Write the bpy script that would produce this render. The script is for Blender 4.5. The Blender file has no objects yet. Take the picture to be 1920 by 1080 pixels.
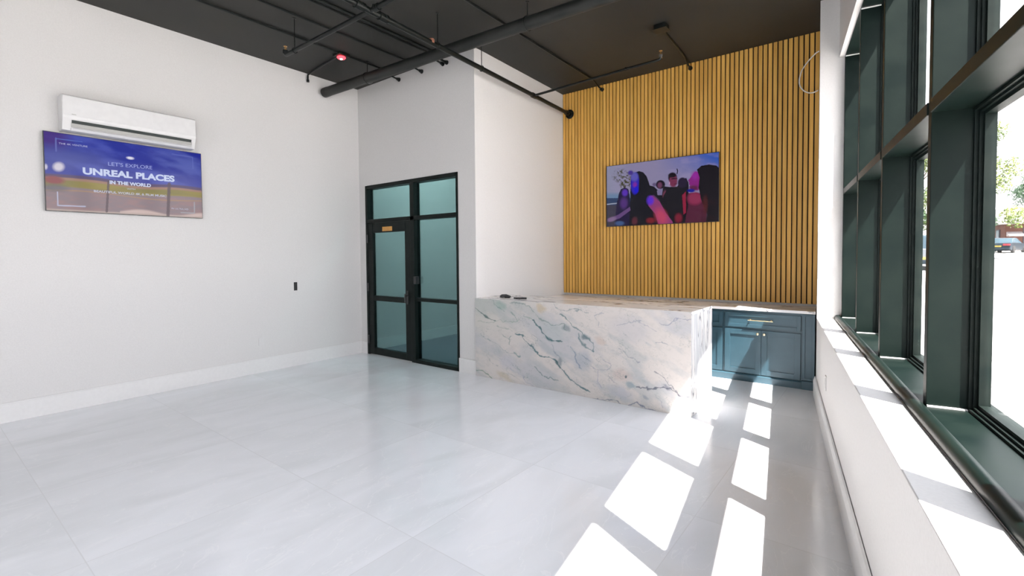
import bpy, bmesh, math, random
import numpy as np
from mathutils import Vector, Matrix
random.seed(7)
SC = bpy.context.scene
COL = SC.collection
PI = math.pi

# ------------------------------------------------------------------ camera
EYE = 1.58
psi, pit, rol = -.661, .032, -.008
F = Vector((math.sin(psi)*math.cos(pit), math.cos(psi)*math.cos(pit), -math.sin(pit)))
R0 = Vector((math.cos(psi), -math.sin(psi), 0)); U0 = R0.cross(F)
Rv = R0*math.cos(rol)+U0*math.sin(rol); Uv = -R0*math.sin(rol)+U0*math.cos(rol)
cam_d = bpy.data.cameras.new('camera'); cam = bpy.data.objects.new('camera', cam_d); COL.objects.link(cam)
m = Matrix.Identity(4)
for i in range(3):
    m[i][0] = Rv[i]; m[i][1] = Uv[i]; m[i][2] = -F[i]
m[2][3] = EYE
cam.matrix_world = m
cam_d.sensor_width = 36; cam_d.sensor_fit = 'HORIZONTAL'; cam_d.lens = 900/1920*36
cam_d.shift_y = (507.6-540)/1920; cam_d.clip_start = .02; cam_d.clip_end = 600
SC.camera = cam

# ------------------------------------------------------------------ colour management
SC.view_settings.view_transform = 'Standard'; SC.view_settings.look = 'None'
SC.view_settings.gamma = 1; SC.view_settings.use_curve_mapping = False
EXPO = 1.78
SC.view_settings.exposure = EXPO

# window wall frame: s runs along the window wall away from the camera, t outwards
XR, AR = .335, -.152
_n = math.hypot(1, AR)
DD = Vector((AR/_n, 1/_n, 0)); NN = Vector((1/_n, -AR/_n, 0)); OO = Vector((XR, 0, 0))
def W(s, t, z): return OO+DD*s+NN*t+Vector((0, 0, z))
# the window joinery stands a little further out and is drawn in its own, slightly larger scale
GS = 1.06
def WG(s, t, z): return Vector((0, 0, EYE))+(W(s, t, z)-Vector((0, 0, EYE)))*GS
# left wall frame: y along the wall, o into the room
def LW(y, o, z): return Vector((-6.695-.022*y+o, y, z))
def ID(x, y, z): return Vector((x, y, z))
YD, YS, H = 4.696, 7.03, 4.286

# ------------------------------------------------------------------ world and sun
wd = bpy.data.worlds.new('world'); SC.world = wd; wd.use_nodes = True
wn = wd.node_tree; wn.nodes.clear()
_o = wn.nodes.new('ShaderNodeOutputWorld'); _b = wn.nodes.new('ShaderNodeBackground')
_tc = wn.nodes.new('ShaderNodeTexCoord'); _sx = wn.nodes.new('ShaderNodeSeparateXYZ'); _r = wn.nodes.new('ShaderNodeValToRGB')
wn.links.new(_tc.outputs['Generated'], _sx.inputs[0]); wn.links.new(_sx.outputs['Z'], _r.inputs[0])
_r.color_ramp.elements[0].position = 0; _r.color_ramp.elements[0].color = (.98, .985, 1, 1)
_r.color_ramp.elements[1].position = .8; _r.color_ramp.elements[1].color = (.84, .91, 1, 1)
wn.links.new(_r.outputs[0], _b.inputs[0]); wn.links.new(_b.outputs[0], _o.inputs[0])
_b.inputs[1].default_value = 2.1
SK, SM = .69, 2.05          # sun: shift along the wall and drop, per metre inwards
Ld = (-NN+DD*SK-Vector((0, 0, SM))).normalized()
sun_d = bpy.data.lights.new('sun', 'SUN'); sun = bpy.data.objects.new('sun', sun_d); COL.objects.link(sun)
sun_d.energy = 17.0; sun_d.angle = .009; sun_d.color = (1, .96, .9)
sun.rotation_euler = Ld.to_track_quat('-Z', 'Y').to_euler()
def portal(name, c, direction, w, h):
    d = bpy.data.lights.new(name, 'AREA'); o = bpy.data.objects.new(name, d); COL.objects.link(o)
    d.shape = 'RECTANGLE'; d.size = w; d.size_y = h; d.cycles.is_portal = True
    o.matrix_world = Matrix.LocRotScale(c, Vector(direction).to_track_quat('-Z', 'Z'), None)
    return o
portal('window_portal', WG(1.45, .47, 2.25), -NN, 9.4, 2.85)
portal('rear_portal', Vector((-2.7, -3.62, 1.4)), (0, 1, 0), 2.2, 2.6)

# ------------------------------------------------------------------ materials
def mat(name, col, rough=.5, metal=0, spec=.5, coat=0, emis=None, estr=1):
    a = bpy.data.materials.new(name); a.use_nodes = True
    p = a.node_tree.nodes['Principled BSDF']
    p.inputs['Base Color'].default_value = (*col, 1); p.inputs['Roughness'].default_value = rough
    p.inputs['Metallic'].default_value = metal; p.inputs['Specular IOR Level'].default_value = spec
    p.inputs['Coat Weight'].default_value = coat
    if emis: p.inputs['Emission Color'].default_value = (*emis, 1); p.inputs['Emission Strength'].default_value = estr
    return a
def N(a, t, **k):
    n = a.node_tree.nodes.new(t)
    for q, v in k.items(): setattr(n, q, v)
    return n
def LK(a, x, y): a.node_tree.links.new(x, y)
def P(a): return a.node_tree.nodes['Principled BSDF']
def noisy(name, c1, c2, scale=4, rough=.5, detail=6, bump=0, stretch=(1, 1, 1), metal=0, spec=.5, lo=.35, hi=.65, rvar=0):
    a = mat(name, c1, rough, metal, spec)
    tc = N(a, 'ShaderNodeTexCoord'); mp = N(a, 'ShaderNodeMapping'); mp.inputs['Scale'].default_value = stretch
    no = N(a, 'ShaderNodeTexNoise'); no.inputs['Scale'].default_value = scale; no.inputs['Detail'].default_value = detail
    cr = N(a, 'ShaderNodeValToRGB')
    cr.color_ramp.elements[0].position = lo; cr.color_ramp.elements[0].color = (*c1, 1)
    cr.color_ramp.elements[1].position = hi; cr.color_ramp.elements[1].color = (*c2, 1)
    LK(a, tc.outputs['Object'], mp.inputs[0]); LK(a, mp.outputs[0], no.inputs[0]); LK(a, no.outputs[0], cr.inputs[0])
    LK(a, cr.outputs[0], P(a).inputs['Base Color'])
    if rvar:
        mr = N(a, 'ShaderNodeMapRange'); mr.inputs[3].default_value = rough-rvar; mr.inputs[4].default_value = rough+rvar
        LK(a, no.outputs[0], mr.inputs[0]); LK(a, mr.outputs[0], P(a).inputs['Roughness'])
    if bump:
        b = N(a, 'ShaderNodeBump'); b.inputs['Strength'].default_value = bump; b.inputs['Distance'].default_value = .01
        LK(a, no.outputs[0], b.inputs['Height']); LK(a, b.outputs[0], P(a).inputs['Normal'])
    return a

M = {}
M['wall'] = noisy('wall_paint', (.62, .612, .603), (.65, .642, .633), 90, .6, 3, .03)
M['trim'] = noisy('trim_paint', (.70, .695, .69), (.72, .715, .71), 30, .35, 2)
M['ceiling'] = noisy('ceiling_paint', (.010, .011, .0095), (.020, .019, .015), 1.3, .62, 9, .25, rvar=.06)
M['steel'] = noisy('painted_steel', (.003, .008, .007), (.006, .012, .010), 6, .42, 8, .02, rvar=.05, spec=.13)
M['bead'] = noisy('glazing_bead', (.004, .009, .008), (.009, .014, .012), 12, .5, 6, spec=.12)
M['pipe'] = noisy('pipe_paint', (.004, .006, .0055), (.009, .011, .010), 8, .34, 5, spec=.3)
M['bigpipe'] = noisy('large_pipe_paint', (.013, .015, .014), (.022, .023, .021), 5, .45, 5, spec=.3)
M['brass'] = noisy('brass', (.72, .42, .16), (.80, .55, .25), 20, .28, 3, metal=1)
M['chrome'] = mat('bright_metal', (.8, .8, .8), .25, 1)
M['gold'] = noisy('champagne_brass', (.86, .68, .40), (.92, .76, .50), 30, .25, 2, metal=1)
M['blackplastic'] = noisy('black_plastic', (.010, .011, .012), (.018, .018, .02), 40, .35)
M['blackfelt'] = noisy('black_felt', (.004, .0035, .003), (.007, .006, .005), 200, .95)
M['doorframe'] = noisy('door_frame_metal', (.002, .005, .004), (.005, .009, .008), 10, .4, 4, spec=.18)
M['cab'] = noisy('blue_cabinet_paint', (.028, .072, .098), (.033, .080, .108), 8, .38, 3)
M['ac'] = noisy('white_plastic', (.68, .68, .68), (.71, .71, .71), 15, .35, 2)
M['acdark'] = mat('vent_dark', (.02, .03, .028), .5)
M['acvane'] = mat('vane_grey', (.42, .42, .40), .4)
M['cable'] = noisy('white_cable', (.75, .72, .66), (.82, .80, .75), 30, .4)
M['carpet'] = noisy('carpet', (.055, .085, .12), (.09, .13, .17), 60, .95, 8, .3)
M['orange'] = noisy('orange_plate', (.50, .24, .05), (.60, .32, .08), 60, .4)
M['wallplate'] = mat('white_wall_plate', (.64, .635, .63), .5)
M['concrete'] = noisy('concrete', (.40, .395, .38), (.46, .45, .435), 1.5, .85, 8)
M['asphalt'] = noisy('asphalt', (.135, .14, .14), (.165, .17, .17), 2.5, .9, 8)
M['yellow'] = noisy('road_paint', (.34, .24, .10), (.38, .28, .13), 3, .8)
M['brick'] = noisy('brick', (.085, .032, .022), (.12, .05, .035), 3, .85)
M['parapet'] = noisy('pale_metal_roofing', (.30, .28, .28), (.36, .34, .335), 2, .6)
M['darkvoid'] = mat('dark_opening', (.05, .05, .06), .6)
M['bark'] = noisy('bark', (.12, .09, .06), (.2, .15, .1), 6, .9)
M['leaf1'] = noisy('yellow_green_leaves', (.055, .10, .008), (.13, .16, .02), .8, .6, 3)
M['leaf2'] = noisy('dark_green_leaves', (.010, .04, .010), (.025, .07, .02), .8, .6, 3)
M['tyre'] = noisy('tyre', (.015, .015, .015), (.03, .03, .03), 10, .8)
M['cardark'] = noisy('dark_car_paint', (.012, .022, .030), (.02, .03, .04), 3, .3, 2, spec=.3)
M['carsilver'] = noisy('silver_car_paint', (.13, .15, .165), (.16, .175, .19), 3, .3, 2)
M['carglass'] = mat('car_glass', (.05, .08, .10), .15, 0, .3)
M['red'] = noisy('tail_light_red', (.3, .02, .03), (.38, .04, .05), 5, .3)
M['plate'] = noisy('licence_plate', (.32, .24, .04), (.38, .30, .08), 5, .5)
M['lens'] = mat('red_lens', (.7, .05, .06), .3, emis=(1, .05, .07), estr=.9)
M['lenswhite'] = mat('lit_lens', (1, .6, .5), .3, emis=(1, .65, .55), estr=1.4)

def glass(name, tint, ior=1.45, amt=1.0):
    a = bpy.data.materials.new(name); a.use_nodes = True; nt = a.node_tree; nt.nodes.clear()
    o = N(a, 'ShaderNodeOutputMaterial'); t = N(a, 'ShaderNodeBsdfTransparent'); g = N(a, 'ShaderNodeBsdfGlossy')
    t.inputs[0].default_value = (*tint, 1); g.inputs['Roughness'].default_value = .02
    fr = N(a, 'ShaderNodeFresnel'); fr.inputs[0].default_value = ior
    ml = N(a, 'ShaderNodeMath', operation='MULTIPLY'); ml.inputs[1].default_value = amt
    mx = N(a, 'ShaderNodeMixShader')
    LK(a, fr.outputs[0], ml.inputs[0]); LK(a, ml.outputs[0], mx.inputs[0]); LK(a, t.outputs[0], mx.inputs[1]); LK(a, g.outputs[0], mx.inputs[2])
    LK(a, mx.outputs[0], o.inputs[0]); return a
M['pane'] = glass('window_glass', (.97, .955, .96), 1.25, .5)
M['doorglass'] = glass('tinted_door_glass', (.49, .66, .67), 1.45, .6)

# floor: polished large tiles with thin grout and faint veins
def floor_mat():
    a = mat('polished_tile', (.7, .7, .7), .1, 0, .5)
    tc = N(a, 'ShaderNodeTexCoord'); sx = N(a, 'ShaderNodeSeparateXYZ'); LK(a, tc.outputs['Object'], sx.inputs[0])
    def mth(op, x, y=None):
        n = N(a, 'ShaderNodeMath', operation=op)
        for i, v in ((0, x), (1, y)):
            if v is None: continue
            if isinstance(v, (int, float)): n.inputs[i].default_value = v
            else: LK(a, v, n.inputs[i])
        return n.outputs[0]
    ux = mth('DIVIDE', mth('SUBTRACT', sx.outputs[0], -4.455), 1.19)
    uy = mth('DIVIDE', mth('SUBTRACT', sx.outputs[1], .565), 1.175)
    d = []
    for u in (ux, uy):
        f = mth('FRACT', u); d.append(mth('MINIMUM', f, mth('SUBTRACT', 1.0, f)))
    dm = mth('MINIMUM', d[0], d[1])
    g = mth('LESS_THAN', dm, .0022)
    cb = N(a, 'ShaderNodeCombineXYZ'); LK(a, mth('FLOOR', ux), cb.inputs[0]); LK(a, mth('FLOOR', uy), cb.inputs[1])
    wn_ = N(a, 'ShaderNodeTexWhiteNoise'); LK(a, cb.outputs[0], wn_.inputs[0])
    # per tile shifted vein field
    va = N(a, 'ShaderNodeVectorMath', operation='SCALE'); LK(a, wn_.outputs['Color'], va.inputs[0]); va.inputs['Scale'].default_value = 9
    vb = N(a, 'ShaderNodeVectorMath', operation='ADD'); LK(a, va.outputs[0], vb.inputs[0]); LK(a, tc.outputs['Object'], vb.inputs[1])
    mp = N(a, 'ShaderNodeMapping'); mp.inputs['Rotation'].default_value = (0, 0, .5); mp.inputs['Scale'].default_value = (1.3, .5, 1); LK(a, vb.outputs[0], mp.inputs[0])
    n1 = N(a, 'ShaderNodeTexNoise'); n1.inputs['Scale'].default_value = 1.6; n1.inputs['Detail'].default_value = 9; n1.inputs['Distortion'].default_value = 1.2; LK(a, mp.outputs[0], n1.inputs[0])
    cr = N(a, 'ShaderNodeValToRGB'); e = cr.color_ramp.elements
    e[0].position = .33; e[0].color = (.80, .82, .845, 1); e[1].position = .62; e[1].color = (.88, .895, .93, 1)
    LK(a, n1.outputs[0], cr.inputs[0])
    n2 = N(a, 'ShaderNodeTexNoise'); n2.inputs['Scale'].default_value = 2.2; n2.inputs['Detail'].default_value = 5; n2.inputs['Distortion'].default_value = 2; LK(a, mp.outputs[0], n2.inputs[0])
    v = mth('ABSOLUTE', mth('SUBTRACT', n2.outputs[0], .5)); v = mth('LESS_THAN', v, .006)
    mx = N(a, 'ShaderNodeMix', data_type='RGBA'); LK(a, mth('MULTIPLY', v, .5), mx.inputs[0]); LK(a, cr.outputs[0], mx.inputs[6]); mx.inputs[7].default_value = (.92, .93, .95, 1)
    tone = N(a, 'ShaderNodeMapRange'); tone.inputs[3].default_value = .975; tone.inputs[4].default_value = 1.015; LK(a, wn_.outputs[0], tone.inputs[0])
    sc = N(a, 'ShaderNodeVectorMath', operation='SCALE'); LK(a, mx.outputs[2], sc.inputs[0]); LK(a, tone.outputs[0], sc.inputs['Scale'])
    mg = N(a, 'ShaderNodeMix', data_type='RGBA'); LK(a, g, mg.inputs[0]); LK(a, sc.outputs[0], mg.inputs[6]); mg.inputs[7].default_value = (.76, .77, .79, 1)
    LK(a, mg.outputs[2], P(a).inputs['Base Color'])
    mr = N(a, 'ShaderNodeMapRange'); mr.inputs[3].default_value = .07; mr.inputs[4].default_value = .17; LK(a, n1.outputs[0], mr.inputs[0]); LK(a, mr.outputs[0], P(a).inputs['Roughness'])
    return a
M['floor'] = floor_mat()

# slat wood: grain stretched up the slat, each slat its own tone
PITCH, SLW, SX0 = .0575, .0435, -4.331
def wood_mat():
    a = mat('oak_slat', (.5, .3, .1), .5)
    tc = N(a, 'ShaderNodeTexCoord'); sx = N(a, 'ShaderNodeSeparateXYZ'); LK(a, tc.outputs['Object'], sx.inputs[0])
    m1 = N(a, 'ShaderNodeMath', operation='DIVIDE'); LK(a, sx.outputs[0], m1.inputs[0]); m1.inputs[1].default_value = PITCH
    m2 = N(a, 'ShaderNodeMath', operation='FLOOR'); LK(a, m1.outputs[0], m2.inputs[0])
    wn_ = N(a, 'ShaderNodeTexWhiteNoise', noise_dimensions='1D'); LK(a, m2.outputs[0], wn_.inputs['W'])
    cb = N(a, 'ShaderNodeCombineXYZ'); LK(a, wn_.outputs[0], cb.inputs[2])
    va = N(a, 'ShaderNodeVectorMath', operation='SCALE'); LK(a, wn_.outputs['Color'], va.inputs[0]); va.inputs['Scale'].default_value = 7
    vb = N(a, 'ShaderNodeVectorMath', operation='ADD'); LK(a, va.outputs[0], vb.inputs[0]); LK(a, tc.outputs['Object'], vb.inputs[1])
    mp = N(a, 'ShaderNodeMapping'); mp.inputs['Scale'].default_value = (24, 24, 1.1); LK(a, vb.outputs[0], mp.inputs[0])
    no = N(a, 'ShaderNodeTexNoise'); no.inputs['Scale'].default_value = 1.5; no.inputs['Detail'].default_value = 6; LK(a, mp.outputs[0], no.inputs[0])
    cr = N(a, 'ShaderNodeValToRGB'); e = cr.color_ramp.elements
    e[0].position = .3; e[0].color = (.60, .32, .055, 1); e[1].position = .7; e[1].color = (.78, .46, .11, 1); LK(a, no.outputs[0], cr.inputs[0])
    tone = N(a, 'ShaderNodeMapRange'); tone.inputs[3].default_value = .88; tone.inputs[4].default_value = 1.08; LK(a, wn_.outputs[0], tone.inputs[0])
    sc = N(a, 'ShaderNodeVectorMath', operation='SCALE'); LK(a, cr.outputs[0], sc.inputs[0]); LK(a, tone.outputs[0], sc.inputs['Scale'])
    LK(a, sc.outputs[0], P(a).inputs['Base Color']); return a
M['wood'] = wood_mat()

def attr_mat(name, rough, emission=0, diffuse=True, spec=.35):
    a = mat(name, (.5, .5, .5), rough, 0, spec)
    at = N(a, 'ShaderNodeAttribute'); at.attribute_name = 'tone'
    if emission:
        LK(a, at.outputs[0], P(a).inputs['Emission Color']); P(a).inputs['Emission Strength'].default_value = emission
        P(a).inputs['Base Color'].default_value = (.01, .01, .012, 1)
    else: LK(a, at.outputs[0], P(a).inputs['Base Color'])
    return a
M['marble_front'] = attr_mat('veined_marble_slab', .12)
EM = .85/2**EXPO
M['screen_left'] = attr_mat('travel_video_screen', .12, EM*1.1, spec=.22)
M['screen_right'] = attr_mat('crowd_video_screen', .2, EM*.85, spec=.12)
M['caption'] = mat('screen_caption', (.1, .1, .1), .4, emis=(.50, .58, .80), estr=EM)
M['caption_dim'] = mat('screen_caption_faint', (.1, .1, .1), .4, emis=(.22, .28, .62), estr=EM)
M['caption_mid'] = mat('screen_caption_soft', (.1, .1, .1), .4, emis=(.38, .40, .55), estr=EM)

# generic marble by nodes, for the counter top, its end and the worktop
def marble_mat(name, rot, sc_, spec=.3, gain=1):
    a = mat(name, (.8, .8, .8), .16, 0, spec)
    tc = N(a, 'ShaderNodeTexCoord'); mp = N(a, 'ShaderNodeMapping'); mp.inputs['Rotation'].default_value = rot; mp.inputs['Scale'].default_value = sc_
    LK(a, tc.outputs['Object'], mp.inputs[0])
    n1 = N(a, 'ShaderNodeTexNoise'); n1.inputs['Scale'].default_value = 2.2; n1.inputs['Detail'].default_value = 8; n1.inputs['Distortion'].default_value = .8; LK(a, mp.outputs[0], n1.inputs[0])
    cr = N(a, 'ShaderNodeValToRGB'); e = cr.color_ramp.elements
    e[0].position = .478; e[0].color = (.60, .585, .57, 1); e[1].position = .50; e[1].color = (.07, .08, .10, 1)
    x = e.new(.516); x.color = (.58, .575, .57, 1); x = e.new(.62); x.color = (.46, .47, .48, 1); x = e.new(.40); x.color = (.64, .62, .60, 1)
    for q in e:
        q.color = tuple(min(1, v*gain) for v in q.color[:3])+(1,)
    LK(a, n1.outputs[0], cr.inputs[0]); LK(a, cr.outputs[0], P(a).inputs['Base Color']); return a
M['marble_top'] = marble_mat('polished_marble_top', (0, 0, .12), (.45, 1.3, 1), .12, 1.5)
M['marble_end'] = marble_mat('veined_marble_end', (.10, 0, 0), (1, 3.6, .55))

# ------------------------------------------------------------------ mesh building
class MB:
    def __init__(s): s.v = []; s.f = []
    def add(s, vs, fs):
        b = len(s.v); s.v += [Vector(x) for x in vs]; s.f += [tuple(b+i for i in f) for f in fs]
        return s
    def box(s, a0, a1, b0, b1, c0, c1, mp=ID):
        vs = [mp(x, y, z) for z in (c0, c1) for y in (b0, b1) for x in (a0, a1)]
        return s.add(vs, [(0, 1, 3, 2), (4, 6, 7, 5), (0, 4, 5, 1), (1, 5, 7, 3), (3, 7, 6, 2), (2, 6, 4, 0)])
    def prism(s, poly, z0, z1, mp=None):
        """poly in 2D; mp(x, y, h) maps to the world"""
        mp = mp or ID; n = len(poly)
        vs = [mp(x, y, z0) for x, y in poly]+[mp(x, y, z1) for x, y in poly]
        return s.add(vs, [tuple(range(n)), tuple(range(2*n-1, n-1, -1))]+[(i, (i+1) % n, n+(i+1) % n, n+i) for i in range(n)])
    def tube(s, pts, r, n=12, cap=True):
        pts = [Vector(p) for p in pts]; rs = r if isinstance(r, (list, tuple)) else [r]*len(pts)
        ring = []; up = None
        for i, p in enumerate(pts):
            d = (pts[min(i+1, len(pts)-1)]-pts[max(i-1, 0)]).normalized()
            if up is None:
                up = d.orthogonal().normalized()
            up = (up-d*up.dot(d)).normalized(); w = d.cross(up)
            ring.append([p+(up*math.cos(2*PI*k/n)+w*math.sin(2*PI*k/n))*rs[i] for k in range(n)])
        fs = [(i*n+k, i*n+(k+1) % n, (i+1)*n+(k+1) % n, (i+1)*n+k) for i in range(len(pts)-1) for k in range(n)]
        if cap: fs += [tuple(range(n)), tuple(range((len(pts)-1)*n, len(pts)*n))]
        return s.add([q for rr in ring for q in rr], fs)
    def lathe(s, prof, c, ax=(0, 0, 1), n=20):
        """prof: (radius, distance along the axis)"""
        c = Vector(c); ax = Vector(ax).normalized()
        return s.tube([c+ax*h for r, h in prof], [max(r, .0004) for r, h in prof], n) if False else s._lathe(prof, c, ax, n)
    def _lathe(s, prof, c, ax, n):
        u = ax.orthogonal().normalized(); w = ax.cross(u)
        vs = [c+ax*h+(u*math.cos(2*PI*k/n)+w*math.sin(2*PI*k/n))*max(r, .0003) for r, h in prof for k in range(n)]
        fs = [(i*n+k, i*n+(k+1) % n, (i+1)*n+(k+1) % n, (i+1)*n+k) for i in range(len(prof)-1) for k in range(n)]
        fs += [tuple(range(n)), tuple(range((len(prof)-1)*n, len(prof)*n))]
        return s.add(vs, fs)
    def build(s, name, ma, parent=None, bevel=0, smooth=False, segs=2, origin=None):
        if parent is not None: o3 = ORG[parent.name]
        elif origin is not None: o3 = Vector(origin)
        else:
            xs = [v.x for v in s.v]; ys = [v.y for v in s.v]; zs = [v.z for v in s.v]
            o3 = Vector(((min(xs)+max(xs))/2, (min(ys)+max(ys))/2, min(zs)))
        me = bpy.data.meshes.new(name); me.from_pydata([tuple(v-o3) for v in s.v], [], s.f)
        bm = bmesh.new(); bm.from_mesh(me); bmesh.ops.recalc_face_normals(bm, faces=bm.faces); bm.to_mesh(me); bm.free()
        me.materials.append(ma)
        if smooth:
            me.polygons.foreach_set('use_smooth', [True]*len(me.polygons)); me.set_sharp_from_angle(angle=.6)
        o = bpy.data.objects.new(name, me); COL.objects.link(o)
        if parent is not None: o.parent = parent
        else: o.location = o3
        ORG[o.name] = o3
        if bevel:
            b = o.modifiers.new('bevel', 'BEVEL'); b.width = bevel; b.segments = segs; b.limit_method = 'ANGLE'; b.angle_limit = .6
        return o
ORG = {}
def tag(o, label=None, cat=None, group=None, kind=None):
    for k, v in (('label', label), ('category', cat), ('group', group), ('kind', kind)):
        if v: o[k] = v
    return o
def thing(name, label, cat, loc, group=None, kind=None):
    o = bpy.data.objects.new(name, None); COL.objects.link(o); o.location = loc; o.empty_display_size = .1
    ORG[o.name] = Vector(loc); return tag(o, label, cat, group, kind)
def struct(name, mb, ma, **k):
    return tag(mb.build(name, ma, **k), kind='structure')
def grid_mesh(name, pt, nu, nv, cols, ma, parent):
    """a flat panel of nu x nv cells carrying a colour per vertex; pt(u, v) maps to the world"""
    o3 = ORG[parent.name]
    uu, vv = np.meshgrid(np.linspace(0, 1, nu+1), np.linspace(0, 1, nv+1))
    p00, p10, p01 = [np.array(pt(*q)-o3) for q in ((0, 0), (1, 0), (0, 1))]
    co = p00+uu.ravel()[:, None]*(p10-p00)+vv.ravel()[:, None]*(p01-p00)
    me = bpy.data.meshes.new(name)
    idx = np.arange((nu+1)*(nv+1)).reshape(nv+1, nu+1)
    fc = np.stack([idx[:-1, :-1], idx[:-1, 1:], idx[1:, 1:], idx[1:, :-1]], -1).reshape(-1, 4)
    me.vertices.add(len(co)); me.vertices.foreach_set('co', co.ravel())
    me.loops.add(fc.size); me.loops.foreach_set('vertex_index', fc.ravel())
    me.polygons.add(len(fc)); me.polygons.foreach_set('loop_start', np.arange(0, fc.size, 4))
    me.update(calc_edges=True)
    ca = me.color_attributes.new('tone', 'FLOAT_COLOR', 'POINT')
    c4 = np.ones((len(co), 4), np.float32); c4[:, :3] = cols; ca.data.foreach_set('color', c4.ravel())
    me.materials.append(ma)
    o = bpy.data.objects.new(name, me); COL.objects.link(o); o.parent = parent; ORG[o.name] = o3
    return o
def text(name, body, size, origin, xdir, ydir, ma, parent, bold=0, align='CENTER', width=None):
    c = bpy.data.curves.new(name, 'FONT'); c.body = body; c.size = size; c.align_x = align; c.align_y = 'CENTER'; c.offset = bold; c.extrude = .0004
    t = bpy.data.objects.new(name+'_tmp', c); COL.objects.link(t)
    dg = bpy.context.evaluated_depsgraph_get(); me = bpy.data.meshes.new_from_object(t.evaluated_get(dg))
    bpy.data.objects.remove(t)
    n = len(me.vertices); a = np.empty(n*3); me.vertices.foreach_get('co', a); a = a.reshape(-1, 3)
    k = 1 if width is None else width/(a[:, 0].max()-a[:, 0].min())
    X, Y = np.array(xdir), np.array(ydir); Z = np.cross(X, Y)
    q = a[:, :1]*k*X+a[:, 1:2]*Y+a[:, 2:3]*Z+np.array(origin)-np.array(ORG[parent.name])
    me.vertices.foreach_set('co', q.ravel()); me.materials.clear(); me.materials.append(ma); me.update()
    # one mesh per word: the words lie apart by more than the letters do
    cen = [(a[list(p.vertices), 0].min(), a[list(p.vertices), 0].max(), p.index) for p in me.polygons]
    cen.sort(); words = [[]]; hi = -1e9
    for x0, x1, pi_ in cen:
        if words[-1] and x0-hi > .2*size: words.append([])
        words[-1].append(pi_); hi = max(hi, x1)
    for wd2_ in words:
        vi = sorted({v for p in wd2_ for v in me.polygons[p].vertices}); mp_ = {v: i for i, v in enumerate(vi)}
        mw_ = bpy.data.meshes.new(name); mw_.from_pydata([tuple(q[v]) for v in vi], [], [[mp_[v] for v in me.polygons[p].vertices] for p in wd2_])
        mw_.materials.append(ma)
        o = bpy.data.objects.new(name, mw_); COL.objects.link(o); o.parent = parent; ORG[o.name] = ORG[parent.name]
def arc(c, r, a0, a1, n, ux, uy):
    c, ux, uy = Vector(c), Vector(ux), Vector(uy)
    return [c+ux*r*math.cos(a0+(a1-a0)*i/n)+uy*r*math.sin(a0+(a1-a0)*i/n) for i in range(n+1)]

# ------------------------------------------------------------------ room shell
Y0 = -3.4
sid = lambda y: -4.25-.039*(y-YD)            # side wall, a little askew
struct('floor', MB().prism([(-7.0, Y0-.1), (.95, Y0-.1), (-.66, 7.1), (-4.36, 7.1), (-4.2, YD+.1), (-7.0, YD+.1)], -.08, 0), M['floor'], origin=(0, 0, 0))
struct('ceiling', MB().prism([(-7.2, Y0-.3), (1.6, Y0-.3), (.1, 7.4), (-7.2, 7.4)], H, H+.2), M['ceiling'], origin=(0, 0, 0))
struct('wall_left', MB().box(Y0-.3, 7.4, -.2, 0, -.1, H, lambda a, b, c: LW(a, b, c)), M['wall'])
DX0, DX1, DT = -6.63, -4.565, 2.712
wb = MB()                                    # wall with the door opening
wb.prism([(-6.83, YD), (DX0, YD), (DX0, YD+.14), (-6.83, YD+.14)], 0, H)
wb.prism([(DX0, YD), (DX1, YD), (DX1, YD+.14), (DX0, YD+.14)], DT, H)
wb.prism([(DX1, YD), (-4.25, YD), (-4.25, YD+.14), (DX1, YD+.14)], 0, H)
struct('wall_door', wb, M['wall'])
struct('wall_side', MB().prism([(-4.25, YD+.14), (sid(7.2), 7.2), (sid(7.2)-.12, 7.2), (-4.37, YD+.14)], 0, H), M['wall'])
struct('wall_back', MB().box(-7.1, -.3, 7.05, 7.2, 0, H), M['wall'])
RX0, RX1, RZ0, RZ1 = -3.8, -1.6, .1, 2.7  # rear wall opening, added for fill daylight
struct('wall_rear', MB().box(-7.1, RX0, Y0-.2, Y0, 0, H).box(RX1, .95, Y0-.2, Y0, 0, H).box(RX0, RX1, Y0-.2, Y0, RZ1, H).box(RX0, RX1, Y0-.2, Y0, 0, RZ0), M['wall'])
ZT = EYE+(H-EYE)/GS
SH = .909
struct('wall_window_low', MB().box(-3.8, 5.90, 0, .15, .089, SH, WG).box(-3.8, 6.9, .15, .46, -.4, SH, WG), M['wall'], bevel=.004)
struct('wall_window_head', MB().box(-3.8, 5.90, .165, .46, 3.53, ZT, WG), M['wall'])
pa = [WG(5.90, 0, 0), (-.66, 7.05), (-.3, 7.2), WG(6.95, .46, 0), WG(5.90, .46, 0)]
struct('wall_pier', MB().prism([(p[0], p[1]) for p in pa], 0, H), M['wall'], bevel=.004)
# skirtings
struct('baseboard_left', MB().box(Y0, YD, 0, .016, 0, .178, lambda a, b, c: LW(a, b, c)).box(Y0, YD, 0, .010, .178, .190, lambda a, b, c: LW(a, b, c)), M['trim'])
struct('baseboard_door', MB().box(-6.79, DX0, YD-.016, YD, 0, .19).box(DX1, -4.234, YD-.016, YD, 0, .19), M['trim'])
struct('baseboard_side', MB().prism([(-4.25, YD-.016), (-4.25+.016, YD-.016), (sid(7.0)+.016, 7.0), (sid(7.0), 7.0)], 0, .19), M['trim'])
struct('baseboard_right', MB().prism([(0, 0), (-.018, 0), (-.020, .165), (-.014, .185), (-.010, .205), (0, .215)], Y0+.2, 6.30, lambda t, z, s: W(s, t+.016, z)), M['trim'])
# adjoining room behind the glazed door
struct('floor_2', MB().box(-7.0, -4.30, YD+.1, 7.06, -.08, .0), M['carpet'])
struct('baseboard_far', MB().box(YD+.2, 7.05, 0, .016, 0, .178, lambda a, b, c: LW(a, b, c)), M['trim'])

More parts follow.
